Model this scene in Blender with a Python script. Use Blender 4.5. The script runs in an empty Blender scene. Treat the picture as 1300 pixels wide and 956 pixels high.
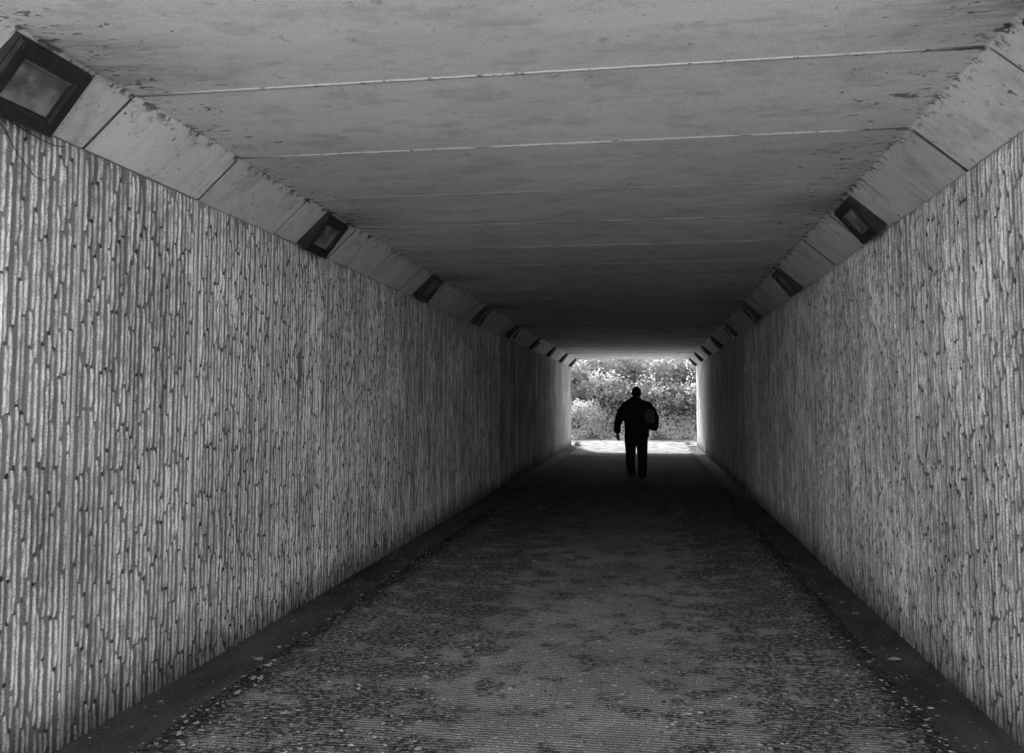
import bpy, bmesh, math, random
import numpy as np
from mathutils import Vector, Matrix, noise

random.seed(7); rng = np.random.default_rng(7)
scene = bpy.context.scene
COL = scene.collection

# ------------------------------------------------------------------ dimensions (metres)
XL, XR = -2.57, 1.615          # inner faces of the two walls
CL, CR = -2.32, 1.345          # ceiling corners (top of the haunches)
ZW, ZC = 2.66, 2.90            # wall top, ceiling
Y0, Y1 = 2.56, 29.60           # near and far portals
UNIT = 1.04                    # length of one precast roof unit
JOINTS = [3.60 + UNIT * k for k in range(-1, 26)]
GL, GR = -2.20, 1.30           # edges of the walking slab (gutters beyond)
ZG = -0.022                    # gutter level
LIGHT0, LSTEP, LLEN = 2.86, 3.20, 0.43

# ------------------------------------------------------------------ helpers
def tag(o, label=None, cat=None, group=None, kind=None):
    if label: o['label'] = label
    if cat: o['category'] = cat
    if group: o['group'] = group
    if kind: o['kind'] = kind
    return o

def empty(name, loc=(0, 0, 0), mat=None):
    o = bpy.data.objects.new(name, None); COL.objects.link(o)
    o.empty_display_size = 0.2
    if mat is not None: o.matrix_world = mat
    else: o.location = loc
    return o

def link(name, me, mat, parent=None):
    o = bpy.data.objects.new(name, me); COL.objects.link(o)
    if mat is not None:
        me.materials.clear(); me.materials.append(mat)
    if parent is not None: o.parent = parent
    return o

def mesh(name, verts, faces, smooth=False, tone=None, tone_dom='FACE'):
    me = bpy.data.meshes.new(name)
    me.from_pydata([tuple(v) for v in verts], [], [tuple(f) for f in faces]); me.update()
    if smooth: me.polygons.foreach_set('use_smooth', [True] * len(me.polygons))
    if tone is not None:
        a = me.attributes.new('tone', 'FLOAT', tone_dom)
        a.data.foreach_set('value', np.asarray(tone, dtype=np.float32))
    return me

def bm_mesh(name, bm, smooth=False):
    bmesh.ops.recalc_face_normals(bm, faces=bm.faces)
    me = bpy.data.meshes.new(name); bm.to_mesh(me); bm.free()
    if smooth: me.polygons.foreach_set('use_smooth', [True] * len(me.polygons))
    return me

def bevel(bm, w, seg=1):
    bmesh.ops.bevel(bm, geom=[e for e in bm.edges], offset=w, segments=seg, affect='EDGES', clamp_overlap=True)

def box_bm(x0, x1, y0, y1, z0, z1, bev=0, seg=1):
    bm = bmesh.new()
    bmesh.ops.create_cube(bm, size=1)
    for v in bm.verts:
        v.co = Vector(((x0 + x1) / 2 + v.co.x * (x1 - x0), (y0 + y1) / 2 + v.co.y * (y1 - y0), (z0 + z1) / 2 + v.co.z * (z1 - z0)))
    if bev: bevel(bm, bev, seg)
    return bm

# ---- node helper
class NT:
    def __init__(s, name):
        s.m = bpy.data.materials.new(name); s.m.use_nodes = True
        s.t = s.m.node_tree; s.t.nodes.clear()
        s.out = s.t.nodes.new('ShaderNodeOutputMaterial')
    def n(s, typ, **kw):
        nd = s.t.nodes.new(typ)
        for k, v in kw.items(): setattr(nd, k, v)
        return nd
    def set(s, sock, v):
        if isinstance(v, bpy.types.NodeSocket): s.t.links.new(v, sock)
        else: sock.default_value = v
    def math(s, op, a, b=0.0, c=None, clamp=False):
        nd = s.n('ShaderNodeMath', operation=op, use_clamp=clamp)
        s.set(nd.inputs[0], a); s.set(nd.inputs[1], b)
        if c is not None: s.set(nd.inputs[2], c)
        return nd.outputs[0]
    def ramp(s, v, lo, hi, a=0.0, b=1.0, smooth=True):
        nd = s.n('ShaderNodeMapRange', interpolation_type='SMOOTHSTEP' if smooth else 'LINEAR')
        s.set(nd.inputs[0], v); nd.inputs[1].default_value = lo; nd.inputs[2].default_value = hi
        nd.inputs[3].default_value = a; nd.inputs[4].default_value = b
        return nd.outputs[0]
    def pos(s):
        g = s.n('ShaderNodeNewGeometry'); sp = s.n('ShaderNodeSeparateXYZ')
        s.t.links.new(g.outputs['Position'], sp.inputs[0])
        return g.outputs['Position'], sp.outputs[0], sp.outputs[1], sp.outputs[2]
    def noise(s, vec, scale, detail=4, rough=0.55, stretch=None, dist=0.0):
        if stretch is not None:
            mp = s.n('ShaderNodeMapping'); mp.inputs['Scale'].default_value = stretch
            s.t.links.new(vec, mp.inputs[0]); vec = mp.outputs[0]
        nd = s.n('ShaderNodeTexNoise'); s.t.links.new(vec, nd.inputs['Vector'])
        nd.inputs['Scale'].default_value = scale; nd.inputs['Detail'].default_value = min(detail, 3.5)
        nd.inputs['Roughness'].default_value = rough; nd.inputs['Distortion'].default_value = dist
        return nd.outputs[0]
    def grey(s, v):
        c = s.n('ShaderNodeCombineColor')
        for i in range(3): s.set(c.inputs[i], v)
        return c.outputs[0]
    def bsdf(s, base, rough=0.9, bump=None, strength=0.3, dist=0.01, spec=0.3, metal=0.0):
        b = s.n('ShaderNodeBsdfPrincipled')
        s.set(b.inputs['Base Color'], s.grey(base) if not (isinstance(base, tuple)) else base)
        s.set(b.inputs['Roughness'], rough); b.inputs['Specular IOR Level'].default_value = spec
        b.inputs['Metallic'].default_value = metal
        if bump is not None:
            bp = s.n('ShaderNodeBump'); bp.inputs['Strength'].default_value = strength; bp.inputs['Distance'].default_value = dist
            s.set(bp.inputs['Height'], bump); s.t.links.new(bp.outputs[0], b.inputs['Normal'])
        s.t.links.new(b.outputs[0], s.out.inputs[0])
        return b
    def attr(s, name):
        a = s.n('ShaderNodeAttribute'); a.attribute_name = name
        return a.outputs['Fac']

# ------------------------------------------------------------------ materials (monochrome, as the photograph)
def mat_wall():
    m = NT('ribbed_concrete'); p, x, y, z = m.pos()
    t = m.attr('tone')
    big = m.ramp(m.noise(p, 1.1, 5, 0.65), 0.34, 0.66, 0.80, 1.12)
    streak = m.ramp(m.noise(p, 5.0, 5, 0.6, stretch=(1, 1.6, 0.16)), 0.34, 0.66, 0.72, 1.12)
    fine = m.ramp(m.noise(p, 130, 3, 0.8), 0.3, 0.7, 0.55, 1.32)
    speck = m.ramp(m.noise(p, 62, 3, 0.7), 0.60, 0.68, 1.0, 0.50)
    # grime rising from the gutter
    h = m.math('ADD', z, m.math('MULTIPLY', m.noise(p, 7, 5, 0.7), 0.34))
    foot = m.ramp(h, 0.13, 0.46, 0.30, 1.0)
    v = m.math('MULTIPLY', t, 1.05)
    for q in (big, streak, fine, speck, foot): v = m.math('MULTIPLY', v, q)
    b = m.math('ADD', m.math('MULTIPLY', m.noise(p, 240, 3, 0.7), 0.5), m.noise(p, 45, 4, 0.6))
    m.bsdf(v, 0.93, b, 0.55, 0.006, 0.2)
    return m.m

def mat_roof():
    m = NT('roof_concrete'); p, x, y, z = m.pos()
    oi = m.n('ShaderNodeObjectInfo')
    unit = m.ramp(oi.outputs['Random'], 0, 1, 0.93, 1.05, False)
    big = m.ramp(m.noise(p, 0.9, 6, 0.6, stretch=(0.6, 1.6, 1)), 0.3, 0.72, 0.90, 1.08)
    streak = m.ramp(m.noise(p, 9, 5, 0.65, stretch=(0.14, 1.6, 1)), 0.3, 0.72, 0.965, 1.02)
    fine = m.ramp(m.noise(p, 150, 3, 0.6), 0.3, 0.7, 0.88, 1.10)
    # distance from the nearest ceiling corner
    d = m.math('MINIMUM', m.math('ABSOLUTE', m.math('SUBTRACT', x, CL)), m.math('ABSOLUTE', m.math('SUBTRACT', x, CR)))
    # small dark specks and flecks, denser near the corner
    sp_n = m.noise(p, 24, 3, 0.6, stretch=(0.5, 1.0, 1.0), dist=0.8)
    thr = m.ramp(d, 0.0, 0.8, 0.60, 0.715)
    speck = m.math('SUBTRACT', 1.0, m.math('MULTIPLY', m.ramp(m.math('SUBTRACT', sp_n, m.math('ADD', thr, m.ramp(z, ZC - .03, ZC - .005, 0.055, 0.0))), 0.0, 0.03), 0.72))
    # blobs of cobweb dirt sitting right in the corner
    cn = m.noise(p, 17, 2, 0.5)
    corner = m.math('MULTIPLY', m.ramp(d, 0.0, 0.045, 1.0, 0.0), m.ramp(cn, 0.53, 0.60))
    corner = m.math('SUBTRACT', 1.0, m.math('MULTIPLY', corner, 0.75))
    # soot streaks on the ceiling above every light
    ph = m.math('SUBTRACT', m.math('MODULO', m.math('SUBTRACT', y, LIGHT0 + LLEN / 2 + 0.12 - LSTEP * 1.5), LSTEP), LSTEP / 2)
    dy = m.math('ABSOLUTE', ph)
    so = m.math('MULTIPLY', m.ramp(dy, 0.05, 0.55, 1.0, 0.0), m.ramp(d, 0.02, 0.75, 1.0, 0.0))
    so = m.math('MULTIPLY', so, m.ramp(m.noise(p, 13, 5, 0.7, stretch=(0.25, 1.7, 1), dist=0.4), 0.33, 0.66, 0.25, 1.0))
    so = m.math('MULTIPLY', so, m.ramp(z, ZC - 0.03, ZC - 0.005, 0.15, 1.0))
    soot = m.math('SUBTRACT', 1.0, m.math('MULTIPLY', so, 0.48))
    jy = m.math('ABSOLUTE', m.math('SUBTRACT', m.math('MODULO', m.math('SUBTRACT', y, 3.60 - UNIT * 4.5), UNIT), UNIT / 2))
    jd = m.math('MULTIPLY', m.ramp(jy, 0.006, 0.011, 1.0, 0.0), m.ramp(z, ZC - .02, ZC - .004, 0.85, 0.35))
    joint = m.math('SUBTRACT', 1.0, jd)
    st = m.ramp(m.noise(p, 3.8, 3.5, 0.75, stretch=(0.7, 1.2, 1)), 0.46, 0.70, 1.04, 0.80)
    por = m.math('MULTIPLY', m.ramp(m.noise(p, 70, 3, 0.6), 0.66, 0.72, 1.0, 0.5), m.ramp(m.noise(p, 11, 3, 0.7, dist=.5), 0.62, 0.72, 1.0, 0.66))
    drip = m.ramp(m.noise(p, 7, 3, 0.7, stretch=(0.25, 3.0, 0.25)), 0.42, 0.75, 1.02, 0.91)
    hm = m.ramp(z, ZC - .03, ZC - .006, 1.0, 0.0)
    mxd = m.n('ShaderNodeMix', data_type='FLOAT'); m.set(mxd.inputs[0], hm); mxd.inputs[2].default_value = 1.0; m.set(mxd.inputs[3], drip)
    v = 0.88
    for q in (unit, joint, st, por, mxd.outputs[0], big, streak, fine, speck, corner, soot): v = m.math('MULTIPLY', q, v)
    b = m.math('ADD', m.math('MULTIPLY', m.noise(p, 130, 3, 0.6), 0.35), m.noise(p, 14, 4, 0.6, stretch=(0.4, 1, 1)))
    m.bsdf(v, 0.85, b, 0.25, 0.006, 0.25)
    return m.m

def mat_seal():
    m = NT('joint_sealant'); p, x, y, z = m.pos()
    nn = m.noise(p, 4, 5, 0.7, stretch=(1, 0.2, 1)); nearj = m.ramp(y, 3.7, 6.0, 0.22, -0.02); a = m.ramp(m.math('ADD', nn, nearj), 0.42, 0.62, 0.22, 0.62)
    br = m.ramp(m.noise(p, 34, 3, 0.6), 0.58, 0.66, 1.0, 0.2)
    far = m.ramp(y, 3.5, 12.0, 1.0, 0.45)
    edge = m.math('MULTIPLY', m.ramp(x, CL, CL + 0.5, 0.35, 1.0), m.ramp(x, CR - 0.45, CR, 1.0, 0.15))
    v = m.math('MULTIPLY', m.math('MULTIPLY', m.math('MULTIPLY', a, br), far), edge)
    v = m.math('MAXIMUM', v, 0.06)
    m.bsdf(v, 0.7)
    return m.m

def mat_floor():
    m = NT('broomed_concrete'); p, x, y, z = m.pos()
    big = m.ramp(m.noise(p, 1.1, 4, 0.65), 0.36, 0.64, 0.78, 1.12)
    xm = m.math('ABSOLUTE', m.math('SUBTRACT', x, -0.35))
    side = m.ramp(xm, 0.2, 1.1, -0.03, 0.12)                       # dirtier towards both gutters
    mo = m.math('ADD', m.noise(p, 3.6, 4, 0.75), side)
    grit = m.noise(p, 36, 4, 0.8, stretch=(0.8, 1.0, 1))
    moss = m.math('MULTIPLY', m.ramp(mo, 0.47, 0.62), m.ramp(grit, 0.41, 0.55))
    moss = m.math('SUBTRACT', 1.0, m.math('MULTIPLY', moss, 0.84))
    fine = m.ramp(m.noise(p, 120, 3, 0.85), 0.30, 0.70, 0.25, 1.75)
    fl = m.ramp(m.noise(p, 48, 2, 0.5, stretch=(.7, 1.1, 1)), 0.65, 0.70, 1.0, 2.3)
    w = m.n('ShaderNodeTexWave', wave_type='BANDS', bands_direction='Y', wave_profile='SIN')   # broom grooves run across the path
    m.t.links.new(p, w.inputs['Vector'])
    w.inputs['Scale'].default_value = 11.0; w.inputs['Distortion'].default_value = 3.2
    w.inputs['Detail'].default_value = 3; w.inputs['Detail Scale'].default_value = 2.5
    gr = m.ramp(m.math('ADD', w.outputs['Fac'], m.math('MULTIPLY', m.noise(p, 9, 3, .6), .7)), 0.3, 1.0, 0.62, 1.14)
    ed = m.math('MINIMUM', m.math('SUBTRACT', x, GL), m.math('SUBTRACT', GR, x))
    rim = m.ramp(m.math('SUBTRACT', ed, m.math('MULTIPLY', m.noise(p, 6, 4, .7), .36)), -.14, 0.06, 0.28, 1.0)
    deep_shade = m.ramp(y, 5.0, 15.0, 1.0, 0.16)  # slab colour darkened with depth, standing in for the tunnel's gloom
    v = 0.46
    for q in (big, moss, fine, fl, gr, deep_shade, rim): v = m.math('MULTIPLY', q, v)
    # paler sandy surface, from inside the far portal outwards
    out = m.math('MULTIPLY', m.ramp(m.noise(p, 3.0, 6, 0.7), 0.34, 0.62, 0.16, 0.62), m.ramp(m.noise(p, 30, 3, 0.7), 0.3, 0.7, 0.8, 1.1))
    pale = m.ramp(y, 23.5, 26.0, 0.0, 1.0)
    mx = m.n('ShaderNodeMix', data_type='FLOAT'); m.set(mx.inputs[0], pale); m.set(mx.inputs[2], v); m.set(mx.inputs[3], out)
    b = m.math('ADD', m.math('MULTIPLY', w.outputs['Fac'], 0.7), m.math('ADD', m.noise(p, 22, 5, 0.7), m.math('MULTIPLY', m.noise(p, 110, 3, 0.7), 0.5)))
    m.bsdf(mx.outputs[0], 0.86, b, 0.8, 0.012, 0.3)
    return m.m

def mat_gutter():
    m = NT('gutter_concrete'); p, x, y, z = m.pos()
    a = m.ramp(m.noise(p, 2.2, 6, 0.7, stretch=(1, 0.5, 1)), 0.3, 0.7, 0.06, 0.14)
    f = m.ramp(m.noise(p, 60, 3, 0.7), 0.3, 0.75, 0.65, 1.5)
    pale = m.ramp(m.noise(p, 30, 3, 0.6), 0.66, 0.72, 1.0, 3.0)
    v = m.math('MULTIPLY', m.math('MULTIPLY', m.math('MULTIPLY', a, f), pale), m.ramp(y, 7, 16, 1.0, 0.35))  # last ramp paints the inner tunnel's shade into the gutter colour
    m.bsdf(v, 0.75, m.noise(p, 40, 5, 0.7), 0.5, 0.008, 0.35)
    return m.m

def mat_tone(name, k=1.0, rough=0.9, nscale=30, spec=0.2):
    m = NT(name); p, x, y, z = m.pos()
    v = m.math('MULTIPLY', m.math('MULTIPLY', m.attr('tone'), k), m.ramp(m.noise(p, nscale, 4, 0.6), 0.25, 0.75, 0.75, 1.25))
    m.bsdf(v, rough, spec=spec)
    return m.m

def mat_plain(name, v, rough=0.8, var=0.25, nscale=20, bump=0.3, dist=0.003, spec=0.3, metal=0.0):
    m = NT(name); p, x, y, z = m.pos()
    n = m.noise(p, nscale, 5, 0.65)
    m.bsdf(m.math('MULTIPLY', m.ramp(n, 0.25, 0.75, 1 - var, 1 + var), v), rough, n, bump, dist, spec, metal)
    return m.m

def mat_ground(name, lo, hi, sc=1.2):
    m = NT(name); p, x, y, z = m.pos()
    v = m.math('MULTIPLY', m.ramp(m.noise(p, sc, 6, 0.7), 0.3, 0.7, lo, hi), m.ramp(m.noise(p, 40, 3, 0.7), 0.3, 0.7, 0.7, 1.2))
    m.bsdf(v, 0.95, m.noise(p, 9, 6, 0.7), 0.6, 0.05)
    return m.m

def mat_leaf():
    m = NT('leaf'); p, x, y, z = m.pos()
    g = m.n('ShaderNodeNewGeometry')
    t = m.attr('tone')
    v = m.math('MULTIPLY', t, m.ramp(g.outputs['Random Per Island'], 0, 1, 0.8, 1.15, False))
    v = m.math('MULTIPLY', v, m.ramp(m.noise(p, 2.3, 3, 0.6), 0.34, 0.64, 0.62, 1.45))
    v = m.math('MINIMUM', v, 0.9)
    col = m.grey(v)
    d = m.n('ShaderNodeBsdfDiffuse'); m.t.links.new(col, d.inputs[0])
    tr = m.n('ShaderNodeBsdfTranslucent'); m.t.links.new(col, tr.inputs[0])
    gl = m.n('ShaderNodeBsdfGlossy'); gl.inputs['Roughness'].default_value = 0.35
    gl.inputs[0].default_value = (0.75, 0.75, 0.75, 1)
    mx = m.n('ShaderNodeMixShader'); mx.inputs[0].default_value = 0.6
    m.t.links.new(d.outputs[0], mx.inputs[1]); m.t.links.new(tr.outputs[0], mx.inputs[2])
    m2 = m.n('ShaderNodeMixShader'); m2.inputs[0].default_value = 0.05
    m.t.links.new(mx.outputs[0], m2.inputs[1]); m.t.links.new(gl.outputs[0], m2.inputs[2])
    m.t.links.new(m2.outputs[0], m.out.inputs[0])
    return m.m

def mat_glass(name='lamp_glass', lo=.02, hi=.05):
    m = NT(name); p, x, y, z = m.pos()
    n = m.noise(p, 5.5, 4, 0.55, dist=0.5)
    v = m.ramp(n, 0.35, 0.68, lo, hi)
    m.bsdf(v, m.ramp(n, 0.3, 0.7, 0.5, 0.75), spec=0.12)
    return m.m

M = dict(wall=mat_wall(), roof=mat_roof(), seal=mat_seal(), floor=mat_floor(), gutter=mat_gutter(),
         litter=mat_tone('dead_leaf_litter', 1.0), leaf=mat_leaf(), glass=mat_glass(), greyish=mat_glass('greyish_lamp_glass', .12, .42),
         steel=mat_plain('painted_steel', 0.032, 0.55, 0.35, 25, 0.25, 0.002, 0.4),
         bead=mat_plain('glass_bead', 0.20, 0.35, 0.4, 30, 0.1, 0.001, 0.5),
         cable=mat_plain('cable_sheath', 0.03, 0.6),
         earth=mat_ground('earth', 0.12, 0.25), grassland=mat_ground('rough_grass', 0.10, 0.2),
         render=mat_plain('reflector_render', .88, .9, .06, 3, .2, .003), pale=mat_ground('pale_gravel', 0.55, 0.8), bark=mat_plain('bark', 0.22, 0.9, 0.4, 30, 0.6, 0.01),
         skin=mat_plain('skin', 0.22, 0.6, 0.1), cloth=mat_plain('dark_jacket_cloth', 0.022, 0.9, 0.3, 60, 0.5, 0.004),
         trouser=mat_plain('dark_trouser_cloth', 0.022, 0.9, 0.3, 60, 0.5, 0.004),
         hair=mat_plain('dark_hair', 0.02, 0.7, 0.4, 90, 0.6, 0.004), shoe=mat_plain('shoe_leather', 0.02, 0.5),
         bag=mat_plain('bag_fabric', 0.03, 0.85, 0.3, 60, 0.4, 0.003), bagp=mat_plain('bag_pocket_fabric', 0.13, 0.8, 0.25, 40, 0.4, 0.003),
         grassblade=mat_leaf())

# ------------------------------------------------------------------ ground, floor, gutters
def sheet(name, x0, x1, y0, y1, z, mat, nx=1, ny=1, fn=None):
    vs, fs = [], []
    for j in range(ny + 1):
        for i in range(nx + 1):
            x = x0 + (x1 - x0) * i / nx; y = y0 + (y1 - y0) * j / ny
            vs.append((x, y, z + (fn(x, y) if fn else 0)))
    for j in range(ny):
        for i in range(nx):
            a = j * (nx + 1) + i; fs.append((a, a + 1, a + nx + 2, a + nx + 1))
    return tag(link(name, mesh(name, vs, fs, True), mat), kind='structure')

sheet('ground', -600, 600, -600, 900, -0.30, M['pale'])
# forecourt outside each portal (pale dusty path)
sheet('near_path', -7, 6, -40, Y0, -0.004, M['pale'])
def far_z(x, y): return 0.03 * noise.noise(Vector((x * 0.9, y * 0.9, 0))) * min(1, max(0, (y - Y1) / 1.0))
sheet('far_path', -9, 8, Y1, 35.6, -0.002, M['floor'], 60, 24, far_z)

# walking slab in bays, with narrow transverse joints
bays = [Y0, 8.35, 14.2, 20.0, 25.8, Y1]
fb = empty('footpath'); tag(fb, kind='structure')
for a, b in zip(bays[:-1], bays[1:]):
    bm = box_bm(GL, GR, a + 0.006, b - 0.006, -0.2, 0.0, 0.008)
    link('path_slab', bm_mesh('path_slab', bm), M['floor'], fb)
bm = box_bm(GL, GR, Y0, Y1, -0.22, -0.012)
link('joint_bed', bm_mesh('joint_bed', bm), M['gutter'], fb)
for x0, x1 in ((XL, GL), (GR, XR)):
    n = 90; vs = []; fs = []
    for j in range(n + 1):
        y = Y0 + (Y1 - Y0) * j / n
        for i in range(5):
            u = i / 4
            vs.append((x0 + (x1 - x0) * u, y, ZG - 0.014 * math.sin(math.pi * u) + 0.004 * noise.noise(Vector((u * 2, y * 2, x0)))))
    for j in range(n):
        for i in range(4):
            a = j * 5 + i; fs.append((a, a + 1, a + 6, a + 5))
    tag(link('gutter', mesh('gutter', vs, fs, True), M['gutter']), kind='structure')

# ------------------------------------------------------------------ the underpass
under = empty('underpass')
tag(under, 'grey concrete box underpass with ribbed side walls and jointed flat roof', 'tunnel')

PITCH = 0.037
def ribbed_wall(xw, s):
    """xw inner face, s=+1 when the tunnel is on the +x side."""
    V, F, T, S = [], [], [], []
    def quad(a, b, c, d, t):
        k = len(V); V.extend((a, b, c, d)); F.append((k, k + 1, k + 2, k + 3) if s > 0 else (k + 3, k + 2, k + 1, k)); T.extend((t, t, t, t)); S.append(False)
    # solid slab
    xb = xw - s * 0.28; zb = -0.25
    pts = [(xb, Y0, zb), (xw, Y0, zb), (xw, Y1, zb), (xb, Y1, zb), (xb, Y0, ZW), (xw, Y0, ZW), (xw, Y1, ZW), (xb, Y1, ZW)]
    for f in ((0, 1, 5, 4), (2, 3, 7, 6), (3, 0, 4, 7)): quad(*[pts[i] for i in f], 0.62)
    # face of the slab, one strip per precast unit with its own tone
    js = [Y0] + [j for j in JOINTS if Y0 + .1 < j < Y1 - .1] + [Y1]
    for a, b in zip(js[:-1], js[1:]):
        sun_end_k = 1.0 + max(0, min(1, (a - 23.0) / 5.5)) * (0.2 if s > 0 else 1.3)  # sunlight at the far end painted into the wall tone, strongest on the right
        t0 = (0.36 + 0.17 * max(0, min(1, (a - 3.5) / 6)) + (0.05 if s < 0 else 0)) * random.uniform(0.93, 1.07) * sun_end_k; base_t = t0  # base lightened with depth, brightening the inner wall by colour
        g = 0.004
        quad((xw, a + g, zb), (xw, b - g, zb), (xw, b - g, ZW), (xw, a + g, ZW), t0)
        # dark hairline joint, set back
        quad((xw - s * 0.01, b - g, zb), (xw - s * 0.01, b + g, zb), (xw - s * 0.01, b + g, ZW), (xw - s * 0.01, b - g, ZW), 0.2)
        band = random.uniform(0.014, 0.022)
        # smooth flat band beside the joint
        bt = random.uniform(0.7, 1.0)
        d = 0.007
        y_a, y_b = b - g - band, b - g
        quad((xw + s * d, y_a, zb), (xw + s * d, y_b, zb), (xw + s * d, y_b, ZW - .004), (xw + s * d, y_a, ZW - .004), bt)
        quad((xw, y_a, zb), (xw + s * d, y_a, zb), (xw + s * d, y_a, ZW - .004), (xw, y_a, ZW - .004), bt)
        quad((xw + s * d, y_b, zb), (xw, y_b, zb), (xw, y_b, ZW - .004), (xw + s * d, y_b, ZW - .004), bt)
        n = int(round((b - a - 2 * band - 0.01) / PITCH))
        p = (b - a - 2 * band - 0.01) / n
        for i in range(n):
            yc = a + band * 0.8 + 0.005 + p * (i + 0.5)
            z = -0.05 - random.uniform(0, 0.4); side = random.choice((-1, 1))
            while z < ZW - 0.05:
                L = random.choice((random.uniform(0.08, 0.25), random.uniform(0.14, 0.42), random.uniform(0.25, 0.55)))
                z0, z1 = max(z, -0.06), min(z + L, ZW - 0.004)
                z += L + random.uniform(0.008, 0.024)
                side = -side if random.random() < 0.8 else side
                if z1 - z0 < 0.04: continue
                if random.random() < 0.004: continue
                off = side * p * random.uniform(0.10, 0.24)
                hw = p * random.uniform(0.22, 0.32); dep = random.uniform(0.008, 0.0125) * (0.45 if a > 24 else 1)  # ribs shallower at the far end to cut their own shadows
                t = random.uniform(0.82, 1.12) * sun_end_k
                m = max(1, int((z1 - z0) / (0.035 if a < 8 else 0.10))) if a < 15 else 1
                k0 = len(V); kk = 0.0022 if a < 15 else 0
                for q in range(m + 1):
                    zz = z0 + (z1 - z0) * q / m
                    e = 0.35 if q in (0, m) else 1.0
                    jc = random.uniform(-.25, .25) * kk; jd = 1 + random.uniform(-.38, .25) * (kk > 0); tq = t * (random.uniform(0.74, 1.18) if random.random() < .85 else .6)
                    for uu, dd, tt in ((-1, .04, .55), (-.62, .72, .92), (-.05, 1.0, 1.0), (.55, .78, .9), (1, .04, .5)):
                        V.append((xw + s * dd * dep * jd * e, yc + off + uu * hw + jc, zz)); T.append(max(base_t, tq * tt) if dd > .1 else base_t * .85)
                for q in range(m):
                    for j in range(4):
                        A = k0 + q * 5 + j; f = (A, A + 1, A + 6, A + 5); F.append(f if s > 0 else f[::-1]); S.append(True)
                # dirty hole at the break above the rib, its dark painted on a flat patch
                if z1 < ZW - 0.06 and random.random() < 0.66:
                    hh = random.uniform(0.008, 0.016); ww = p * random.uniform(0.20, 0.34); zc = z1 + 0.008; yo = yc + off * random.uniform(-0.6, 0.6)
                    x_ = xw + s * random.uniform(0.0012, 0.0030)
                    k = len(V)
                    for c in range(7):
                        an = 2 * math.pi * c / 7; rr = random.uniform(0.75, 1.15)
                        V.append((x_, yo + ww * rr * math.cos(an), zc + hh * rr * math.sin(an)))
                    f = tuple(range(k, k + 7)); F.append(f if s > 0 else f[::-1]); T.extend([random.uniform(0.08, 0.24)] * 7); S.append(False)
    me = mesh('wall', V, F, False, T, 'POINT')
    me.polygons.foreach_set('use_smooth', S)
    return me

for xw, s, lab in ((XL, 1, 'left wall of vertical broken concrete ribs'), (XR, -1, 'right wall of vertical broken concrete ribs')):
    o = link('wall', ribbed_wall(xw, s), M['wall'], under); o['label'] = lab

# roof units: flat slab with a sloping haunch at each side
def roof_unit(L):
    prof = [(XL - .28, ZW + .003), (XL, ZW + .003), (CL, ZC), (CR, ZC), (XR, ZW + .003), (XR + .28, ZW + .003), (XR + .28, 3.28), (XL - .28, 3.28)]
    bm = bmesh.new()
    A = [bm.verts.new((x, 0.004, z)) for x, z in prof]; B = [bm.verts.new((x, L - 0.004, z)) for x, z in prof]
    bm.faces.new(A[::-1]); bm.faces.new(B)
    n = len(prof)
    for i in range(n): bm.faces.new((A[i], A[(i + 1) % n], B[(i + 1) % n], B[i]))
    bevel(bm, 0.003, 1)
    return bm_mesh('roof_unit', bm)
unit_me = roof_unit(UNIT)
def seal(w, seed):
    r = random.Random(seed); n = 60; vs = []; fs = []
    for i in range(n + 1):
        x = CL + .012 + (CR - CL - .024) * i / n; a, b = w * r.uniform(.8, 1.1), w * r.uniform(.8, 1.1)
        vs += [(x, -a, ZC + .012), (x, -a * .8, ZC - .004), (x, b * .8, ZC - .004), (x, b, ZC + .012)]
    for i in range(n):
        for j in range(3): k = i * 4 + j; fs.append((k, k + 1, k + 5, k + 4))
    return mesh('joint_seal', vs, fs)
seal_wide, seal_me = seal(.0115, 1), seal(.0055, 2)
cap_me = None
for k, y in enumerate(JOINTS[:-1]):
    me = unit_me.copy() if k == 0 else unit_me
    o = link('roof_unit', unit_me, None, under) if k else link('roof_unit', unit_me, M['roof'], under)
    o.location = (random.uniform(-.003, .003), y, random.uniform(-.003, .003))
    if k > 0:
        w = link('joint_seal', seal_wide if k == 1 else (seal(.0085, 5) if k == 2 else seal_me), M['seal'], under)
        w.location = (0, y, 0)
# backing above the joints so no daylight leaks through
bm = box_bm(XL - .27, XR + .27, Y0 + .02, Y1 - .02, 3.284, 3.36)
link('waterproof_layer', bm_mesh('waterproof_layer', bm), M['gutter'], under)
# portal headwalls
for y0, y1 in ((Y0 - .22, Y0 - .004), (Y1 + .004, Y1 + .22)):
    bm = bmesh.new()
    outer = [(-9, -.3), (XL - .02, -.3), (XL - .02, ZW - 0.0), (CL - .01, ZC + .02), (CR + .01, ZC + .02), (XR + .02, ZW), (XR + .02, -.3), (8, -.3), (8, 2.2), (XR + 1.2, 3.36), (XL - 1.2, 3.36), (-9, 2.2)]
    A = [bm.verts.new((x, y0, z)) for x, z in outer]; B = [bm.verts.new((x, y1, z)) for x, z in outer]
    bm.faces.new(A); bm.faces.new(B[::-1]); n = len(outer)
    for i in range(n): bm.faces.new((A[i], B[i], B[(i + 1) % n], A[(i + 1) % n]))
    link('headwall', bm_mesh('headwall', bm), M['roof'], under)

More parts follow.
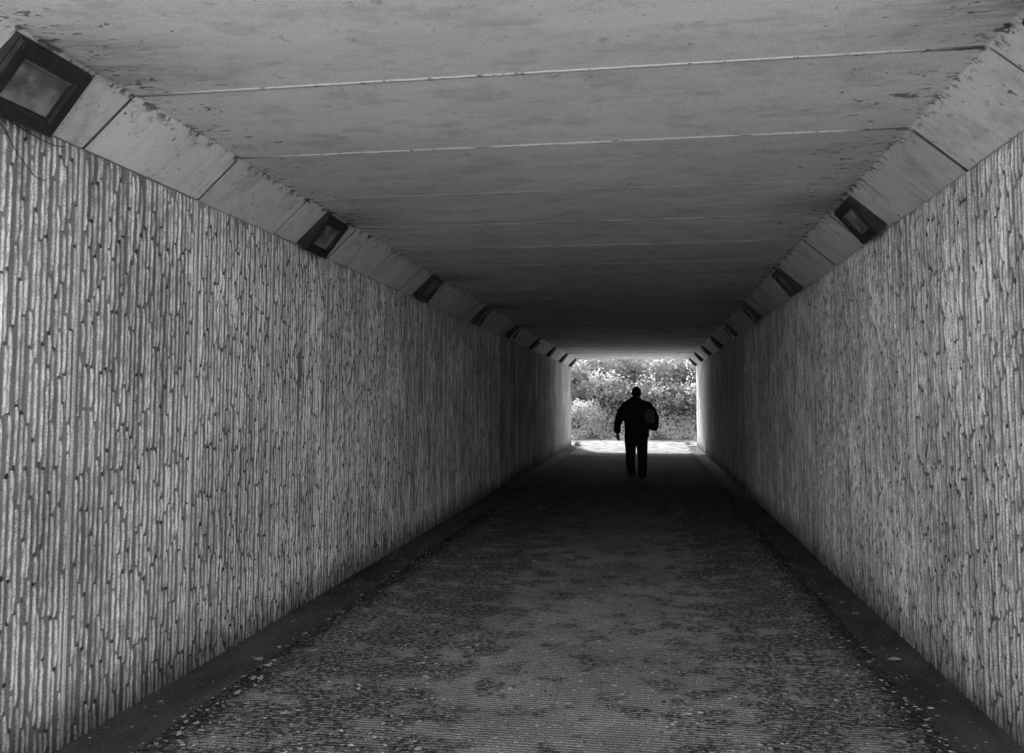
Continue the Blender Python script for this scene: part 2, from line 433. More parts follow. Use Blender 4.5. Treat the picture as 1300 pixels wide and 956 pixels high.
# embankment carried over the underpass
vs, fs = [], []
xs = [-60, -30, -9, XL - .3, XR + .3, 8, 30, 60]
def emb_top(x, y):
    t = min(y - Y0, Y1 - y)
    base = 3.38 if XL - .4 < x < XR + .4 else (2.2 if -10 < x < 9 else 2.0)
    return base + min(2.2, max(0, t) * 0.38)
ys = [Y0 + .01, 4, 7.5, 12, 18, 24, 27, Y1 - .01]
for y in ys:
    for x in xs: vs.append((x, y, emb_top(x, y)))
nx = len(xs)
for j in range(len(ys) - 1):
    for i in range(nx - 1):
        a = j * nx + i; fs.append((a, a + 1, a + nx + 1, a + nx))
for j in (0, len(ys) - 1):
    for i in list(range(3)) + list(range(4, nx - 1)):
        a = j * nx + i; k = len(vs)
        vs.append((vs[a][0], vs[a][1], -.3)); vs.append((vs[a + 1][0], vs[a + 1][1], -.3)); fs.append((k, k + 1, a + 1, a))
tag(link('embankment', mesh('embankment', vs, fs), M['grassland']), kind='structure')

# ------------------------------------------------------------------ bulkhead lights on the haunches
def make_light(up):
    root = empty('bulkhead_light')
    W, Hh, P = LLEN, 0.315, 0.056
    def ring(u, v, w): return [(-u, -v, w), (u, -v, w), (u, v, w), (-u, v, w)]
    def loops(ls, close_top=False, close_bot=False):
        bm = bmesh.new(); L = [[bm.verts.new(p) for p in l] for l in ls]
        for a, b in zip(L[:-1], L[1:]):
            for i in range(4): bm.faces.new((a[i], a[(i + 1) % 4], b[(i + 1) % 4], b[i]))
        if close_top: bm.faces.new(L[-1])
        if close_bot: bm.faces.new(L[0][::-1])
        return bm
    u, v = W / 2, Hh / 2
    bm = loops([ring(u, v, -0.02), ring(u, v, P - .012), ring(u - .006, v - .006, P - .010)], False, True)
    link('housing', bm_mesh('housing', bm), M['steel'], root)
    iu, iv = u - .072, v - .066
    bm = loops([ring(u - .004, v - .004, P - .0098), ring(u - .004, v - .004, P), ring(u - .012, v - .012, P + .006), ring(iu + .012, iv + .012, P + .006),
                ring(iu, iv, P), ring(iu, iv, P - .033)])
    link('frame', bm_mesh('frame', bm), M['steel'], root)
    bm = box_bm(-iu + .001, iu - .001, -iv + .001, iv - .001, P - .032, P - .016, .004)
    link('glass', bm_mesh('glass', bm), M['glass'], root)
    bm = bmesh.new()
    for (x0, x1, y0, y1) in ((-iu + .004, iu - .004, iv - .011, iv - .001), (-iu + .001, -iu + .011, -iv + .012, iv - .012)):
        bb = box_bm(x0, x1, y0, y1, P - .0155, P - .007, .002); tmp = bpy.data.meshes.new('t'); bb.to_mesh(tmp); bb.free(); bm.from_mesh(tmp); bpy.data.meshes.remove(tmp)
    link('glass_bead', bm_mesh('glass_bead', bm), M['bead'], root)
    for sx in (-1, 1):
        for sy in (-1, 1):
            bm = bmesh.new(); bmesh.ops.create_cone(bm, cap_ends=True, segments=12, radius1=.009, radius2=.007, depth=.008)
            for q in bm.verts: q.co += Vector((sx * (u - .03), sy * (v - .03), P + .0075))
            link('screw', bm_mesh('screw', bm), M['steel'], root)
    for ch in root.children:                     # the face leans: the lower edge stands further out
        for q in ch.data.vertices:
            if q.co.z > 0.005: q.co.z -= up * q.co.y * 0.15
    return root
def copy_tree(o, parent=None):
    c = o.copy(); COL.objects.link(c)
    if parent is not None: c.parent = parent
    for ch in o.children: copy_tree(ch, c)
    return c
NTH = ['nearest', 'second', 'third', 'fourth', 'fifth', 'sixth', 'seventh', 'eighth', 'last']
LM = {
 ('left', 0): 'large dark steel bulkhead light with grey glass, nearest on the left haunch',
 ('right', 0): 'dark steel bulkhead light at the top right corner, nearest on the right haunch',
 ('left', 8): 'farthest bulkhead light on the left haunch, just inside the bright far portal',
 ('right', 8): 'farthest bulkhead light on the right haunch, just inside the bright far portal'}
for side in ('left', 'right'):
    proto = make_light(1 if side == 'left' else -1)
    for k in range(9):
        y = LIGHT0 + LSTEP * k + LLEN / 2
        if side == 'left':
            v = Vector((CL - XL, 0, ZC - ZW)).normalized(); c = Vector(((CL + XL) / 2, y, (ZC + ZW) / 2))
        else:
            v = Vector((XR - CR, 0, ZW - ZC)).normalized(); c = Vector(((CR + XR) / 2, y, (ZC + ZW) / 2))
        u = Vector((0, 1, 0)); n = u.cross(v)
        mw = Matrix((u, v, n)).transposed().to_4x4(); mw.translation = c
        o = proto if k == 0 else copy_tree(proto)
        o.matrix_world = mw
        if k == 0:                      # the near lamps have paler glass
            for ch in o.children:
                if ch.name.split('.')[0] == 'glass':
                    ch.material_slots[0].link = 'OBJECT'; ch.material_slots[0].material = M['greyish']
        lab = LM.get((side, k), 'dark steel bulkhead light on the %s haunch, %s from the camera' % (side, NTH[k]))
        tag(o, lab, 'light', 'bulkhead lights along the haunches')

# loose wires hanging under the near left light
def tube(name, pts, r, mat, parent=None, label=None):
    cu = bpy.data.curves.new(name, 'CURVE'); cu.dimensions = '3D'; cu.bevel_depth = r; cu.bevel_resolution = 2; cu.resolution_u = 6
    sp = cu.splines.new('NURBS'); sp.points.add(len(pts) - 1)
    for p, q in zip(sp.points, pts): p.co = (*q, 1)
    sp.use_endpoint_u = True; sp.order_u = 3
    tmp = bpy.data.objects.new(name, cu); COL.objects.link(tmp)
    dg = bpy.context.evaluated_depsgraph_get(); me = bpy.data.meshes.new_from_object(tmp.evaluated_get(dg))
    bpy.data.objects.remove(tmp)
    me.polygons.foreach_set('use_smooth', [True] * len(me.polygons))
    return link(name, me, mat, parent)
wx = XL + 0.035
o = tube('loose_wire', [(wx, 2.75, 2.635), (wx + .01, 2.95, 2.645), (wx, 3.15, 2.62), (wx, 3.35, 2.60), (wx, 3.42, 2.62)], .0022, M['cable'])
tag(o, 'thin dark wire running along the wall top under the near left light', 'wire')
o = tube('loose_wire', [(wx, 2.98, 2.63), (wx, 3.06, 2.60), (wx, 3.12, 2.52), (wx, 3.20, 2.47), (wx, 3.26, 2.43), (wx, 3.31, 2.44)], .0018, M['cable'])
tag(o, 'thin dark wire dangling diagonally over the ribs below the near left light', 'wire')

# pale wall added unseen behind the camera to bounce sun into the tunnel
rw = empty('bounce_wall', (0, -6.5, 0)); tag(rw, 'added pale reflector wall facing the near portal, unseen behind the camera', 'wall')
for i in range(6):
    bm = box_bm(-18 + 6 * i + .01, -12 + 6 * i - .01, -.4, 0, -.3, 5.5, .01); link('bounce_panel', bm_mesh('bounce_panel', bm), M['render'], rw)
bm = box_bm(-18.1, 18.1, -.5, .06, 5.505, 5.7, .02); link('bounce_coping', bm_mesh('bounce_coping', bm), M['roof'], rw)

# ------------------------------------------------------------------ litter on the floor
def leaf_poly(V, F, T, x, y, z, r, tone, curl=0.3):
    n = random.randint(5, 7); k = len(V); a0 = random.uniform(0, 6.28); asp = random.uniform(0.45, 0.9); th = random.uniform(0, 3.14)
    V.append((x, y, z + r * curl * random.uniform(0, .5)))
    for i in range(n):
        an = a0 + 2 * math.pi * i / n; rr = r * random.uniform(0.65, 1.1)
        lx, ly = rr * math.cos(an), rr * math.sin(an) * asp
        V.append((x + lx * math.cos(th) - ly * math.sin(th), y + lx * math.sin(th) + ly * math.cos(th), z + r * curl * random.uniform(0, 1)))
    for i in range(n): F.append((k, k + 1 + i, k + 1 + (i + 1) % n)); T.append(tone * random.uniform(0.85, 1.15))
V, F, T = [], [], []
def density(x, y):
    d = 0.5 + 0.5 * noise.noise(Vector((x * 0.8 + 4, y * 0.45, 1.7)))
    edge = min(abs(x - GL), abs(x - GR))
    return max(0, d - 0.35) * 1.6 + 0.7 * math.exp(-edge / 0.25)
cnt = 0
while cnt < 9000:
    x = random.uniform(XL + .03, XR - .03); y = 3.2 + 11 * random.random() ** 1.9
    if random.random() > density(x, y): continue
    cnt += 1
    g = x < GL or x > GR
    if g and random.random() < 0.6: continue
    r = random.choice((random.uniform(.004, .009), random.uniform(.005, .014), random.uniform(.007, .020)))
    tone = random.choice((random.uniform(.08, .25), random.uniform(.35, .7), random.uniform(.6, .95)))
    leaf_poly(V, F, T, x, y, (ZG - .008 if g else 0) + .002, r, tone)
for i in range(11000):                         # fine pale grit near the camera
    x = random.uniform(GL, GR); y = 3.4 + 5.5 * random.random() ** 1.5
    if random.random() > 0.35 + density(x, y): continue
    leaf_poly(V, F, T, x, y, .0015, random.uniform(.002, .0065), random.choice((random.uniform(.02, .08), random.uniform(.35, .9))), .6)
# debris drift in the sun at the foot of the right wall and the left wall, far end
for i in range(700):
    side = random.random() < 0.6
    x = XR - abs(random.gauss(0, .22)) - .02 if side else XL + abs(random.gauss(0, .2)) + .02
    y = random.uniform(24.6, 31)
    x = min(max(x, XL + .02), XR - .02)
    leaf_poly(V, F, T, x, y, (ZG if (x < GL or x > GR) else 0) + .004, random.uniform(.015, .045), random.uniform(.2, .7), .5)
tag(link('leaf_litter', mesh('leaf_litter', V, F, False, T), M['litter']), 'scattered dead leaf fragments and grit on the dark concrete path', 'leaf litter', kind='stuff')

def dead_leaf_me(seed, tone):
    r = random.Random(seed); n = 7; V, F, T = [], [], []
    half = [0.0, .5, .85, 1.0, .8, .45, 0.02]
    for i in range(n):
        t = i / (n - 1); w = half[i] * .42 * r.uniform(.85, 1.15); zc = .16 * (t - .5) ** 2 * r.uniform(.6, 1.4)
        for s in (-1, -.5, 0, .5, 1): V.append((w * s * .8, t - .5, zc + .22 * abs(s) ** 1.5 * w * r.uniform(.8, 1.5) + .02))
    for i in range(n - 1):
        for j in range(4):
            a = i * 5 + j; F.append((a, a + 1, a + 6, a + 5)); T.append(tone)
    return mesh('dead_leaf', V, F, True, T)
LEAVES = [(-2.30, 4.98, .085, 'pale curled dead leaf lying in the left gutter at the near end'),
          (-2.20, 5.45, .06, 'small pale dead leaf on the left gutter edge, beyond the curled one'),
          (-2.16, 6.05, .05, 'third pale dead leaf up along the left gutter edge'),
          (-.65, 5.62, .05, 'small bright dead leaf alone near the middle of the path'),
          (-.13, 6.55, .075, 'brownish dead leaf lying flat right of the path middle'),
          (.85, 5.35, .07, 'pale round dead leaf on the littered right part of the path'),
          (1.02, 4.95, .06, 'bright dead leaf at the bottom of the photo near the right gutter'),
          (1.43, 5.55, .10, 'long pale dead leaf lying in the right gutter at the near end'),
          (1.47, 6.7, .07, 'small pale dead leaf in the right gutter, halfway up'),
          (-.05, 9.8, .07, 'tiny pale dead leaf far up the middle of the path')]
for i, (x, y, L, lab) in enumerate(LEAVES):
    o = link('dead_leaf', dead_leaf_me(i, random.uniform(.3, .5)), M['litter'])
    g = x < GL or x > GR
    o.location = (x, y, (ZG - .012 if g else .0005)); o.scale = (L, L, L); o.rotation_euler = (0, 0, random.uniform(0, 6.28))
    tag(o, lab, 'dead leaf', 'larger dead leaves on the path')

# ------------------------------------------------------------------ bank and planting beyond the far portal
def bank_z(x, y):
    t = max(0.0, y - 34.4)
    return min(t * 0.47, 3.6) + 0.12 * noise.noise(Vector((x * .7, y * .7, 3))) * min(1, t) - 0.03
sheet('bank', -40, 40, 34.2, 70, 0.0, M['earth'], 80, 60, bank_z)

def leaves_mesh(name, centres, size, tone, up=0.35, mul=None):
    """centres (n,3) array -> folded leaf shapes, all one mesh"""
    n = len(centres); tone = tone * 2.0
    nrm = rng.normal(size=(n, 3)); nrm[:, 2] = np.abs(nrm[:, 2]) * 0.8 + up
    nrm /= np.linalg.norm(nrm, axis=1)[:, None]
    a = rng.normal(size=(n, 3)); a -= (a * nrm).sum(1)[:, None] * nrm; a /= np.linalg.norm(a, axis=1)[:, None]
    b = np.cross(nrm, a)
    s = size * rng.uniform(0.55, 1.35, size=n)[:, None]
    c = np.asarray(centres)
    tip, base = c + a * s * .62, c - a * s * .5
    l, r = c + b * s * .38 + nrm * s * .12, c - b * s * .38 + nrm * s * .12
    V = np.stack([base, l, tip, r], 1).reshape(-1, 3)
    k = np.arange(n) * 4
    F = np.concatenate([np.stack([k, k + 1, k + 2], 1), np.stack([k, k + 2, k + 3], 1)])
    me = bpy.data.meshes.new(name)
    me.vertices.add(len(V)); me.vertices.foreach_set('co', V.ravel().astype(np.float32))
    me.loops.add(F.size); me.loops.foreach_set('vertex_index', F.ravel().astype(np.int32))
    me.polygons.add(len(F)); me.polygons.foreach_set('loop_start', (np.arange(len(F)) * 3).astype(np.int32))
    me.update(calc_edges=True); me.validate()
    tn = tone * rng.uniform(0.6, 1.3, size=n)
    if mul is not None: tn = tn * mul
    at = me.attributes.new('tone', 'FLOAT', 'POINT'); at.data.foreach_set('value', np.repeat(tn, 4).astype(np.float32))
    return me

def shrub(name, x, y, rx, ry, rz, n, size, tone, label, cat='shrub', group=None, clumps=26):
    z = bank_z(x, y)
    root = empty(name, (x, y, z)); tag(root, label, cat, group)
    # leaves gathered in clumps over the crown volume
    cc = []
    for _ in range(clumps):
        d = rng.normal(size=3); d /= np.linalg.norm(d); d[2] = abs(d[2]) if rng.random() < .8 else d[2] * .5
        cc.append(d * rng.uniform(.45, 1.0) * np.array([rx, ry, rz]) + np.array([0, 0, rz * .22]))
    cc = np.array(cc); w = rng.uniform(.5, 1.6, size=clumps); w /= w.sum()
    idx = rng.choice(clumps, size=n, p=w)
    spread = 0.22 * (rx * ry * rz) ** (1 / 3)
    pts = cc[idx] + rng.normal(size=(n, 3)) * spread * np.array([1.1, 1, .75])
    pts[:, 2] = np.maximum(pts[:, 2], 0.02 - 0.3 * np.abs(pts[:, 1]) * (pts[:, 1] < 0))
    link('foliage', leaves_mesh('foliage', pts, size, tone, mul=rng.choice([.5, .75, 1.0, 1.15, 1.25], size=clumps)[idx]), M['leaf'], root)
    # a few stems rising from the base into the clumps
    bm = bmesh.new()
    for j in range(7):
        e = Vector(cc[j]); p0 = Vector((random.uniform(-.15, .15), random.uniform(-.15, .15), -.15)); prev = None
        midp = p0.lerp(e, .5) + Vector((random.uniform(-.15, .15), random.uniform(-.15, .15), .12))
        for t in (0, .25, .5, .75, 1):
            c = p0 * (1 - t) ** 2 + midp * 2 * t * (1 - t) + e * t * t; r = .022 * (1 - t) + .005
            ring = [bm.verts.new(c + Vector((r * math.cos(q * 2.094), r * math.sin(q * 2.094), 0))) for q in range(3)]
            if prev:
                for q in range(3): bm.faces.new((prev[q], prev[(q + 1) % 3], ring[(q + 1) % 3], ring[q]))
            prev = ring
    link('stem', bm_mesh('stem', bm), M['bark'], root)
    return root

SH = [ # x, y, rx, ry, rz, n, size, tone, label
 (-4.9, 36.6, 1.3, 1.0, 1.2, 3000, .13, .50, 'leafy shrub on the bank, hidden behind the left jamb of the far portal'),
 (-2.55, 35.5, .75, .6, .85, 2300, .085, .72, 'pale feathery shrub at the foot of the bank beside the left wall end'),
 (-1.95, 37.6, 1.15, .9, 1.0, 3000, .13, .46, 'mid grey bush on the bank just left of the walking man'),
 (-.35, 37.0, 1.0, .8, .95, 3000, .13, .36, 'dark dense bush on the bank directly behind the walking man'),
 (1.25, 36.6, 1.05, .8, .95, 3200, .12, .36, 'dark bush on the bank to the right of the walking man'),
 (3.3, 36.8, 1.3, 1.0, 1.2, 3000, .13, .48, 'leafy shrub on the bank, hidden behind the right jamb of the far portal'),
 (-3.2, 39.6, 1.4, 1.1, 1.1, 3000, .13, .62, 'bright bush high on the bank at the top left of the far opening'),
 (-1.1, 39.9, 1.3, 1.0, 1.0, 3000, .14, .66, 'bright bush high on the bank above the walking man'),
 (.9, 39.4, 1.3, 1.0, 1.05, 3200, .14, .74, 'brightest bush high on the bank right of the walking man'),
 (2.9, 39.8, 1.3, 1.0, 1.1, 3000, .13, .62, 'bright bush high on the bank at the top right of the far opening'),
 (-2.2, 42.4, 1.9, 1.2, 1.2, 2600, .16, .40, 'darker bush at the very top of the bank, left'),
 (.6, 42.6, 1.9, 1.2, 1.2, 2600, .16, .56, 'bush at the very top of the bank, right'),
]
for s_ in SH: shrub('shrub', *s_, group='shrubs on the bank beyond the far portal')
# low ground cover at the foot of the bank (nobody could count it)
n = 9000
gx = rng.uniform(-6, 5, size=n); gy = 34.1 + np.abs(rng.normal(0, .7, size=n)) + .35 * np.sin(gx * 2.1) + .25 * np.sin(gx * 5.3)
gz = np.array([bank_z(a, b) for a, b in zip(gx, gy)]) + np.abs(rng.normal(0, .10, size=n)) * np.clip(gy - 33.7, .1, 1.5) * (1.6 + 1.5 * np.sin(gx * 3.1) * np.sin(gx * 1.3 + 1))
tag(link('ground_cover', leaves_mesh('ground_cover', np.stack([gx, gy, gz], 1), .085, .66), M['leaf']), 'low leafy ground cover along the foot of the bank', 'ground cover', kind='stuff')
n = 8000
gx = rng.uniform(-6, 5, size=n); gy = rng.uniform(35.2, 43, size=n)
gz = np.array([bank_z(a, b) for a, b in zip(gx, gy)]) + np.abs(rng.normal(0, .16, size=n))
tag(link('ivy_cover', leaves_mesh('ivy_cover', np.stack([gx, gy, gz], 1), .13, .62), M['leaf']), 'ivy and bramble leaves covering the bank between the shrubs', 'ground cover', kind='stuff')

# tall dry stalks among the shrubs
def stalk(x, y, h, label):
    root = empty('dry_stalk', (x, y, bank_z(x, y))); tag(root, label, 'plant', 'tall dry stalks on the bank')
    bm = bmesh.new(); prev = None; b = Vector((random.uniform(-.2, .2), random.uniform(-.1, .1), 0))
    for i in range(9):
        t = i / 8; c = Vector((b.x * t * t, b.y * t * t, h * t)); r = .02 * (1 - t) + .006
        ring = [bm.verts.new(c + Vector((r * math.cos(q * 1.2566), r * math.sin(q * 1.2566), 0))) for q in range(5)]
        if prev:
            for q in range(5): bm.faces.new((prev[q], prev[(q + 1) % 5], ring[(q + 1) % 5], ring[q]))
        prev = ring
    link('stem', bm_mesh('stem', bm), M['bead'], root)
    pts = np.array([[b.x * t * t + random.gauss(0, .05), b.y * t * t + random.gauss(0, .05), h * t] for t in np.linspace(.35, 1, 70)])
    link('foliage', leaves_mesh('foliage', pts, .08, .8), M['leaf'], root)
stalk(.28, 36.3, 2.6, 'tall pale stalk rising right of the walking man\'s head')
stalk(1.75, 35.9, 2.8, 'tall pale stalk close to the right jamb of the far portal')

# grass tuft at the end of the left wall
def tuft(x, y, n, h, label):
    root = empty('grass_tuft', (x, y, 0)); tag(root, label, 'grass tuft')
    V, F, T = [], [], []
    for i in range(n):
        a = random.uniform(0, 6.28); r = random.gauss(0, .09); lean = random.uniform(.05, .3); hh = h * random.uniform(.5, 1.1)
        p = Vector((r * math.cos(a), abs(r) * math.sin(a), 0)); d = Vector((math.cos(a), math.sin(a), 0)); w = Vector((-d.y, d.x, 0)) * .008
        k = len(V)
        for t in (0, .5, 1):
            c = p + d * lean * t * t + Vector((0, 0, hh * (t - .15 * t * t)))
            V += [c - w * (1.1 - t), c + w * (1.1 - t)]
        F += [(k, k + 1, k + 3, k + 2), (k + 2, k + 3, k + 5, k + 4)]; T += [.5, .5]
    link('blades', mesh('blades', V, F, False, T), M['litter'], root)
tuft(XL + .22, 29.3, 90, .26, 'small grass tuft growing at the foot of the left wall by the far portal')
tuft(XR - .25, 30.6, 70, .2, 'small grass tuft at the foot of the right jamb outside the far portal')

# ------------------------------------------------------------------ the walking man
def loft(bm, rings, seg=14):
    """rings: (centre, rx, ry, [axis]) ellipse rings stacked along their own direction"""
    prev = None; n = len(rings)
    for i, (c, rx, ry) in enumerate(rings):
        c = Vector(c)
        d = (Vector(rings[min(i + 1, n - 1)][0]) - Vector(rings[max(i - 1, 0)][0])).normalized()
        ax = Vector((1, 0, 0)); ax = (ax - d * ax.dot(d)).normalized() if abs(d.x) < .95 else Vector((0, 0, 1))
        ay = d.cross(ax)
        ring = [bm.verts.new(c + ax * rx * math.cos(2 * math.pi * k / seg) + ay * ry * math.sin(2 * math.pi * k / seg)) for k in range(seg)]
        if prev:
            for k in range(seg): bm.faces.new((prev[k], prev[(k + 1) % seg], ring[(k + 1) % seg], ring[k]))
        else: bm.faces.new(ring[::-1])
        prev = ring
    bm.faces.new(prev)

def ball(bm, c, r):
    ret = bmesh.ops.create_uvsphere(bm, u_segments=14, v_segments=10, radius=1)
    for v in ret['verts']: v.co = Vector((v.co.x * r[0], v.co.y * r[1], v.co.z * r[2])) + Vector(c)

def remeshed(name, bm, vox, smooth=4):
    me = bm_mesh(name, bm)
    o = bpy.data.objects.new(name, me); COL.objects.link(o)
    m = o.modifiers.new('r', 'REMESH'); m.mode = 'VOXEL'; m.voxel_size = vox; m.use_smooth_shade = True
    s = o.modifiers.new('s', 'SMOOTH'); s.iterations = smooth; s.factor = .5
    dg = bpy.context.evaluated_depsgraph_get(); out = bpy.data.meshes.new_from_object(o.evaluated_get(dg))
    bpy.data.objects.remove(o); out.polygons.foreach_set('use_smooth', [True] * len(out.polygons))
    return out

PX, PY = -0.225, 17.2
man = empty('person', (PX, PY, 0))
tag(man, 'man in dark jacket and trousers walking away down the path, bag on right shoulder', 'person')
# joints (x right, y forward, z up)
hipL, hipR = (-.11, 0, .90), (.11, 0, .90)
kneeL, kneeR = (-.112, .14, .50), (.115, -.02, .49)
ankL, ankR = (-.100, .18, .10), (.105, -.28, .13)
shL, shR = (-.205, .0, 1.425), (.205, 0, 1.425)
elL, elR = (-.330, -.04, 1.13), (.37, -.03, 1.16)
wrL, wrR = (-.362, .05, .86), (.25, .22, 1.03)
HEAD = (0.01, .06, 1.650)
def limb(bm, pts, rad, seg=12):
    rings = []
    for (a, b), (ra, rb) in zip(zip(pts[:-1], pts[1:]), zip(rad[:-1], rad[1:])):
        for t in (0, .33, .66): rings.append((Vector(a).lerp(Vector(b), t), ra + (rb - ra) * t, ra + (rb - ra) * t))
    rings.append((pts[-1], rad[-1], rad[-1])); loft(bm, rings, seg)
bm = bmesh.new()
# body: head with face, neck, torso, arms, hands with five fingers, legs
ball(bm, HEAD, (.084, .100, .118)); ball(bm, (HEAD[0], HEAD[1] + .03, HEAD[2] - .06), (.056, .066, .06))
ball(bm, (HEAD[0], HEAD[1] + .098, HEAD[2] - .012), (.013, .020, .022))
ball(bm, (HEAD[0], HEAD[1] + .09, HEAD[2] - .055), (.024, .012, .009))
for s in (-1, 1):
    ball(bm, (HEAD[0] + s * .091, HEAD[1] - .005, HEAD[2] - .008), (.011, .020, .031))
    ball(bm, (HEAD[0] + s * .032, HEAD[1] + .083, HEAD[2] + .008), (.014, .010, .009))
limb(bm, [(0, .0, 1.42), (.008, .03, 1.57)], [.068, .060])
loft(bm, [((0, 0, .86), .15, .10), ((0, 0, .98), .155, .105), ((0, 0, 1.12), .145, .10), ((0, 0, 1.28), .175, .115), ((0, 0, 1.40), .17, .10), ((0, 0, 1.46), .10, .075)])
limb(bm, [shL, elL, wrL], [.055, .042, .028]); limb(bm, [shR, elR, wrR], [.055, .042, .028])
limb(bm, [hipL, kneeL, ankL], [.085, .058, .040]); limb(bm, [hipR, kneeR, ankR], [.085, .058, .040])
def hand(bm, w, d, side, curl):
    """palm from wrist w along d; fingers of unequal length curl towards 'curl', thumb leaves the palm side"""
    w, d, curl = Vector(w), Vector(d).normalized(), Vector(curl).normalized(); x = d.cross(curl).normalized() * side
    loft(bm, [(w, .026, .020), (w + d * .04, .040, .018), (w + d * .085, .042, .016)], 10)
    for i, (o_, L) in enumerate(((-.03, .075), (-.010, .085), (.011, .080), (.030, .062))):
        b = w + d * .08 + x * o_; m1 = b + d * L * .5 + curl * L * .12; e = m1 + d * L * .3 + curl * L * .4
        limb(bm, [b, m1, e], [.0095, .0085, .0070], 8)
    b = w + d * .03 - x * .034; limb(bm, [b, b + d * .035 - x * .022 + curl * .01, b + d * .065 - x * .020 + curl * .03], [.012, .0105, .008], 8)
hand(bm, wrL, (.02, .05, -.26), 1, (.5, .7, 0))
hand(bm, wrR, (-.3, .45, .15), -1, (-.5, .1, .6))
link('body', remeshed('body', bm, .0065, 3), M['skin'], man)
bm = bmesh.new()
loft(bm, [((.015, .0, .79), .235, .16), ((.015, 0, .92), .24, .17), ((.01, 0, 1.08), .24, .165), ((0, -.005, 1.24), .265, .18), ((0, -.005, 1.36), .278, .17), ((0, .0, 1.45), .25, .135), ((0, .01, 1.495), .21, .115), ((.0, .02, 1.525), .125, .10), ((.005, .03, 1.56), .098, .095)], 20)
limb(bm, [(shL[0] + .03, 0, 1.42), (-.285, -.02, 1.27), elL, (-.37, .01, 1.0), (wrL[0], wrL[1], wrL[2] + .02)], [.086, .090, .080, .072, .064])
limb(bm, [(shR[0] - .03, 0, 1.42), (.31, -.02, 1.29), elR, (.345, .11, 1.09), (wrR[0], wrR[1], wrR[2])], [.082, .088, .084, .072, .062])
# folds
for i in range(14):
    a = random.uniform(0, 6.28); zz = random.uniform(.85, 1.3); limb(bm, [(.19 * math.cos(a), .135 * math.sin(a), zz), (.17 * math.cos(a + .6), .125 * math.sin(a + .6), zz + .07)], [.018, .012], 8)
jk = link('jacket', remeshed('jacket', bm, .012, 3), M['cloth'], man)
bm = bmesh.new(); limb(bm, [(-.085, -.075, 1.50), (0, -.115, 1.485), (.085, -.075, 1.50)], [.03, .042, .03]); 
link('hood', remeshed('hood', bm, .01, 3), M['trouser'], jk)
bm = bmesh.new()
loft(bm, [((0, 0, .70), .21, .125), ((0, 0, .86), .215, .14), ((0, 0, .96), .20, .13)], 18)
limb(bm, [(hipL[0], 0, .86), (-.112, .08, .68), kneeL, (-.122, .125, .30), (ankL[0], ankL[1], .065)], [.122, .117, .102, .091, .085])
limb(bm, [(hipR[0], 0, .86), (.108, -.01, .68), kneeR, (.120, -.12, .30), (ankR[0], ankR[1], .085)], [.122, .117, .102, .091, .085])
link('trousers', remeshed('trousers', bm, .012, 3), M['trouser'], man)
for (a, tilt) in ((ankL, 0.0), (ankR, .035)):
    bm = bmesh.new()
    loft(bm, [((a[0], a[1] - .085, .045 + tilt), .030, .03), ((a[0], a[1] - .05, .050 + tilt), .040, .048), ((a[0], a[1] + .05, .042 + tilt * .5), .046, .042), ((a[0], a[1] + .13, .034), .050, .032), ((a[0], a[1] + .19, .026), .035, .022)], 14)
    loft(bm, [((a[0], a[1] - .02, .05 + tilt), .042, .05), ((a[0], a[1], .13 + tilt), .043, .05)], 12)
    link('shoe', remeshed('shoe', bm, .008, 2), M['shoe'], man)
bm = bmesh.new(); ball(bm, (HEAD[0], HEAD[1] - .012, HEAD[2] + .024), (.094, .106, .110)); ball(bm, (HEAD[0], HEAD[1] - .04, HEAD[2] - .03), (.086, .074, .08))
link('hair', remeshed('hair', bm, .009, 2), M['hair'], man)

# bag slung behind the right shoulder: carried, so a thing of its own
bag = empty('backpack', (PX + .235, PY - .25, 1.225))
tag(bag, 'dark backpack with a paler pocket hanging from the walking man\'s right shoulder', 'backpack')
bm = bmesh.new(); loft(bm, [((.02, 0, -.27), .13, .07), ((.03, 0, -.24), .165, .10), ((.03, 0, -.06), .185, .115), ((-.005, 0, .10), .150, .10), ((-.04, .01, .22), .095, .07), ((-.05, .02, .255), .05, .035)], 18)
pk = link('pack', remeshed('pack', bm, .012, 4), M['bag'], bag)
bm = bmesh.new(); loft(bm, [((.03, -.105, -.14), .085, .02), ((.03, -.118, -.11), .095, .026), ((.025, -.112, .06), .088, .026), ((.015, -.095, .12), .065, .015)], 14)
link('pocket', remeshed('pocket', bm, .008, 3), M['bagp'], bag)
for x_ in (-.055, .055):
    st = tube('strap', [(x_, .03, .2), (x_ - .06, .06, .275), (x_ - .09, .18, .285), (x_ - .09, .33, .25), (x_ - .01, .385, .15), (x_, .37, 0.02), (x_ + .10, .26, -.12), (x_ + .07, .08, -.18)] if x_ < 0 else [(x_ - .04, .02, .23), (x_ - .06, .01, .27), (x_ - .10, .01, .27), (x_ - .11, .02, .23)], .016 if x_ < 0 else .01, M['bag'], bag)

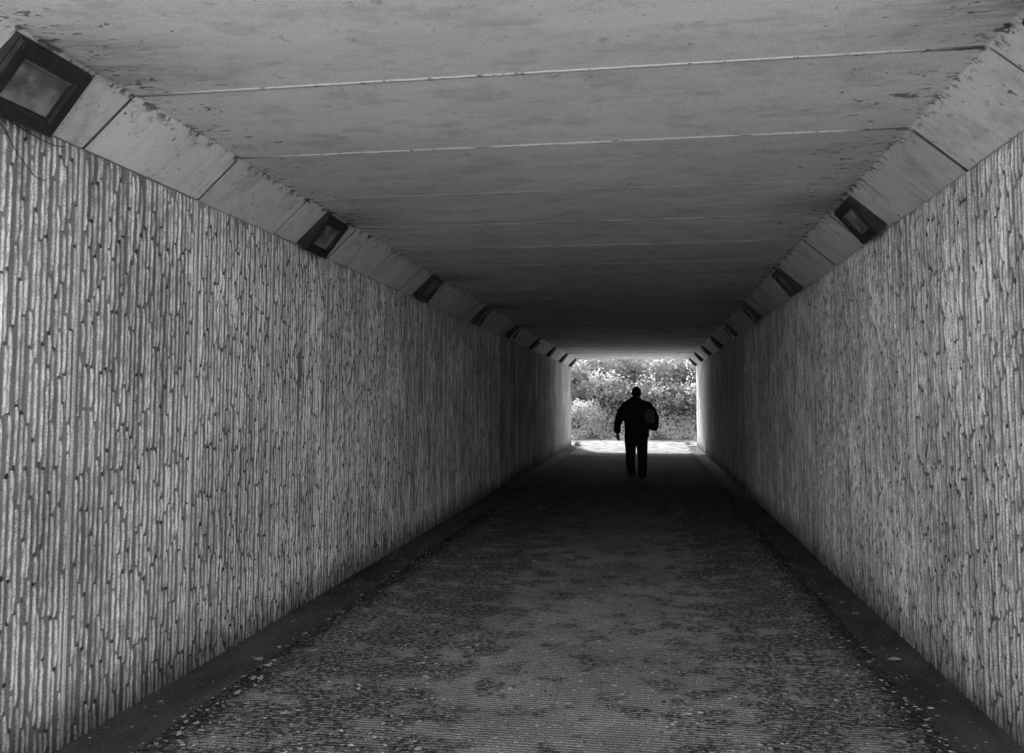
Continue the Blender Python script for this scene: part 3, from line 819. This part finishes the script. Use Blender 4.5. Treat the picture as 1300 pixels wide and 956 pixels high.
# ------------------------------------------------------------------ light
az = math.atan2(-1.10, 4.45)      # sun stands beyond the far portal, a little to the left
el = math.atan2(ZC, 4.45)
sd = Vector((math.sin(az) * math.cos(el), math.cos(az) * math.cos(el), math.sin(el)))   # towards the sun
sun = bpy.data.lights.new('sun', 'SUN'); sun.energy = 5.0; sun.angle = math.radians(0.5); sun.color = (1.0, 0.99, 0.98)
so = bpy.data.objects.new('sun', sun); COL.objects.link(so); so.rotation_euler = sd.to_track_quat('Z', 'Y').to_euler(); so.location = (0, 60, 40)
w = bpy.data.worlds.new('World'); scene.world = w; w.use_nodes = True
nt = w.node_tree; bg = nt.nodes['Background']; bg.inputs[1].default_value = 0.15
sky = nt.nodes.new('ShaderNodeTexSky'); sky.sky_type = 'NISHITA'; sky.sun_disc = False
sky.sun_elevation = el; sky.sun_rotation = az; sky.air_density = 2.2; sky.dust_density = 3.5
bw = nt.nodes.new('ShaderNodeRGBToBW')          # black-and-white photograph: grey sky light
nt.links.new(sky.outputs[0], bw.inputs[0]); nt.links.new(bw.outputs[0], bg.inputs[0])

# ------------------------------------------------------------------ camera
f = 1103.0; dx, dy = 822.0 - 650.0, 509.0 - 433.0
pitch = math.atan2(dy, f); yaw = math.atan2(dx, math.hypot(f, dy))
cam = bpy.data.cameras.new('camera'); co = bpy.data.objects.new('camera', cam); COL.objects.link(co)
co.location = (0, 0, 1.5); co.rotation_euler = (math.pi / 2 + pitch, 0, yaw)
cam.sensor_width = 36; cam.lens = f / 1300 * 36; cam.shift_y = -45 / 1300; cam.clip_start = .05; cam.clip_end = 3000
scene.camera = co

scene.view_settings.view_transform = 'Standard'; scene.view_settings.look = 'None'; scene.view_settings.exposure = 0; scene.view_settings.gamma = 1
scene.cycles.film_exposure = 1.24; scene.cycles.max_bounces = 6; scene.cycles.diffuse_bounces = 5; scene.cycles.use_denoising = True
scene.cycles.use_adaptive_sampling = True; scene.cycles.adaptive_threshold = 0.05; scene.cycles.caustics_reflective = False; scene.cycles.caustics_refractive = False
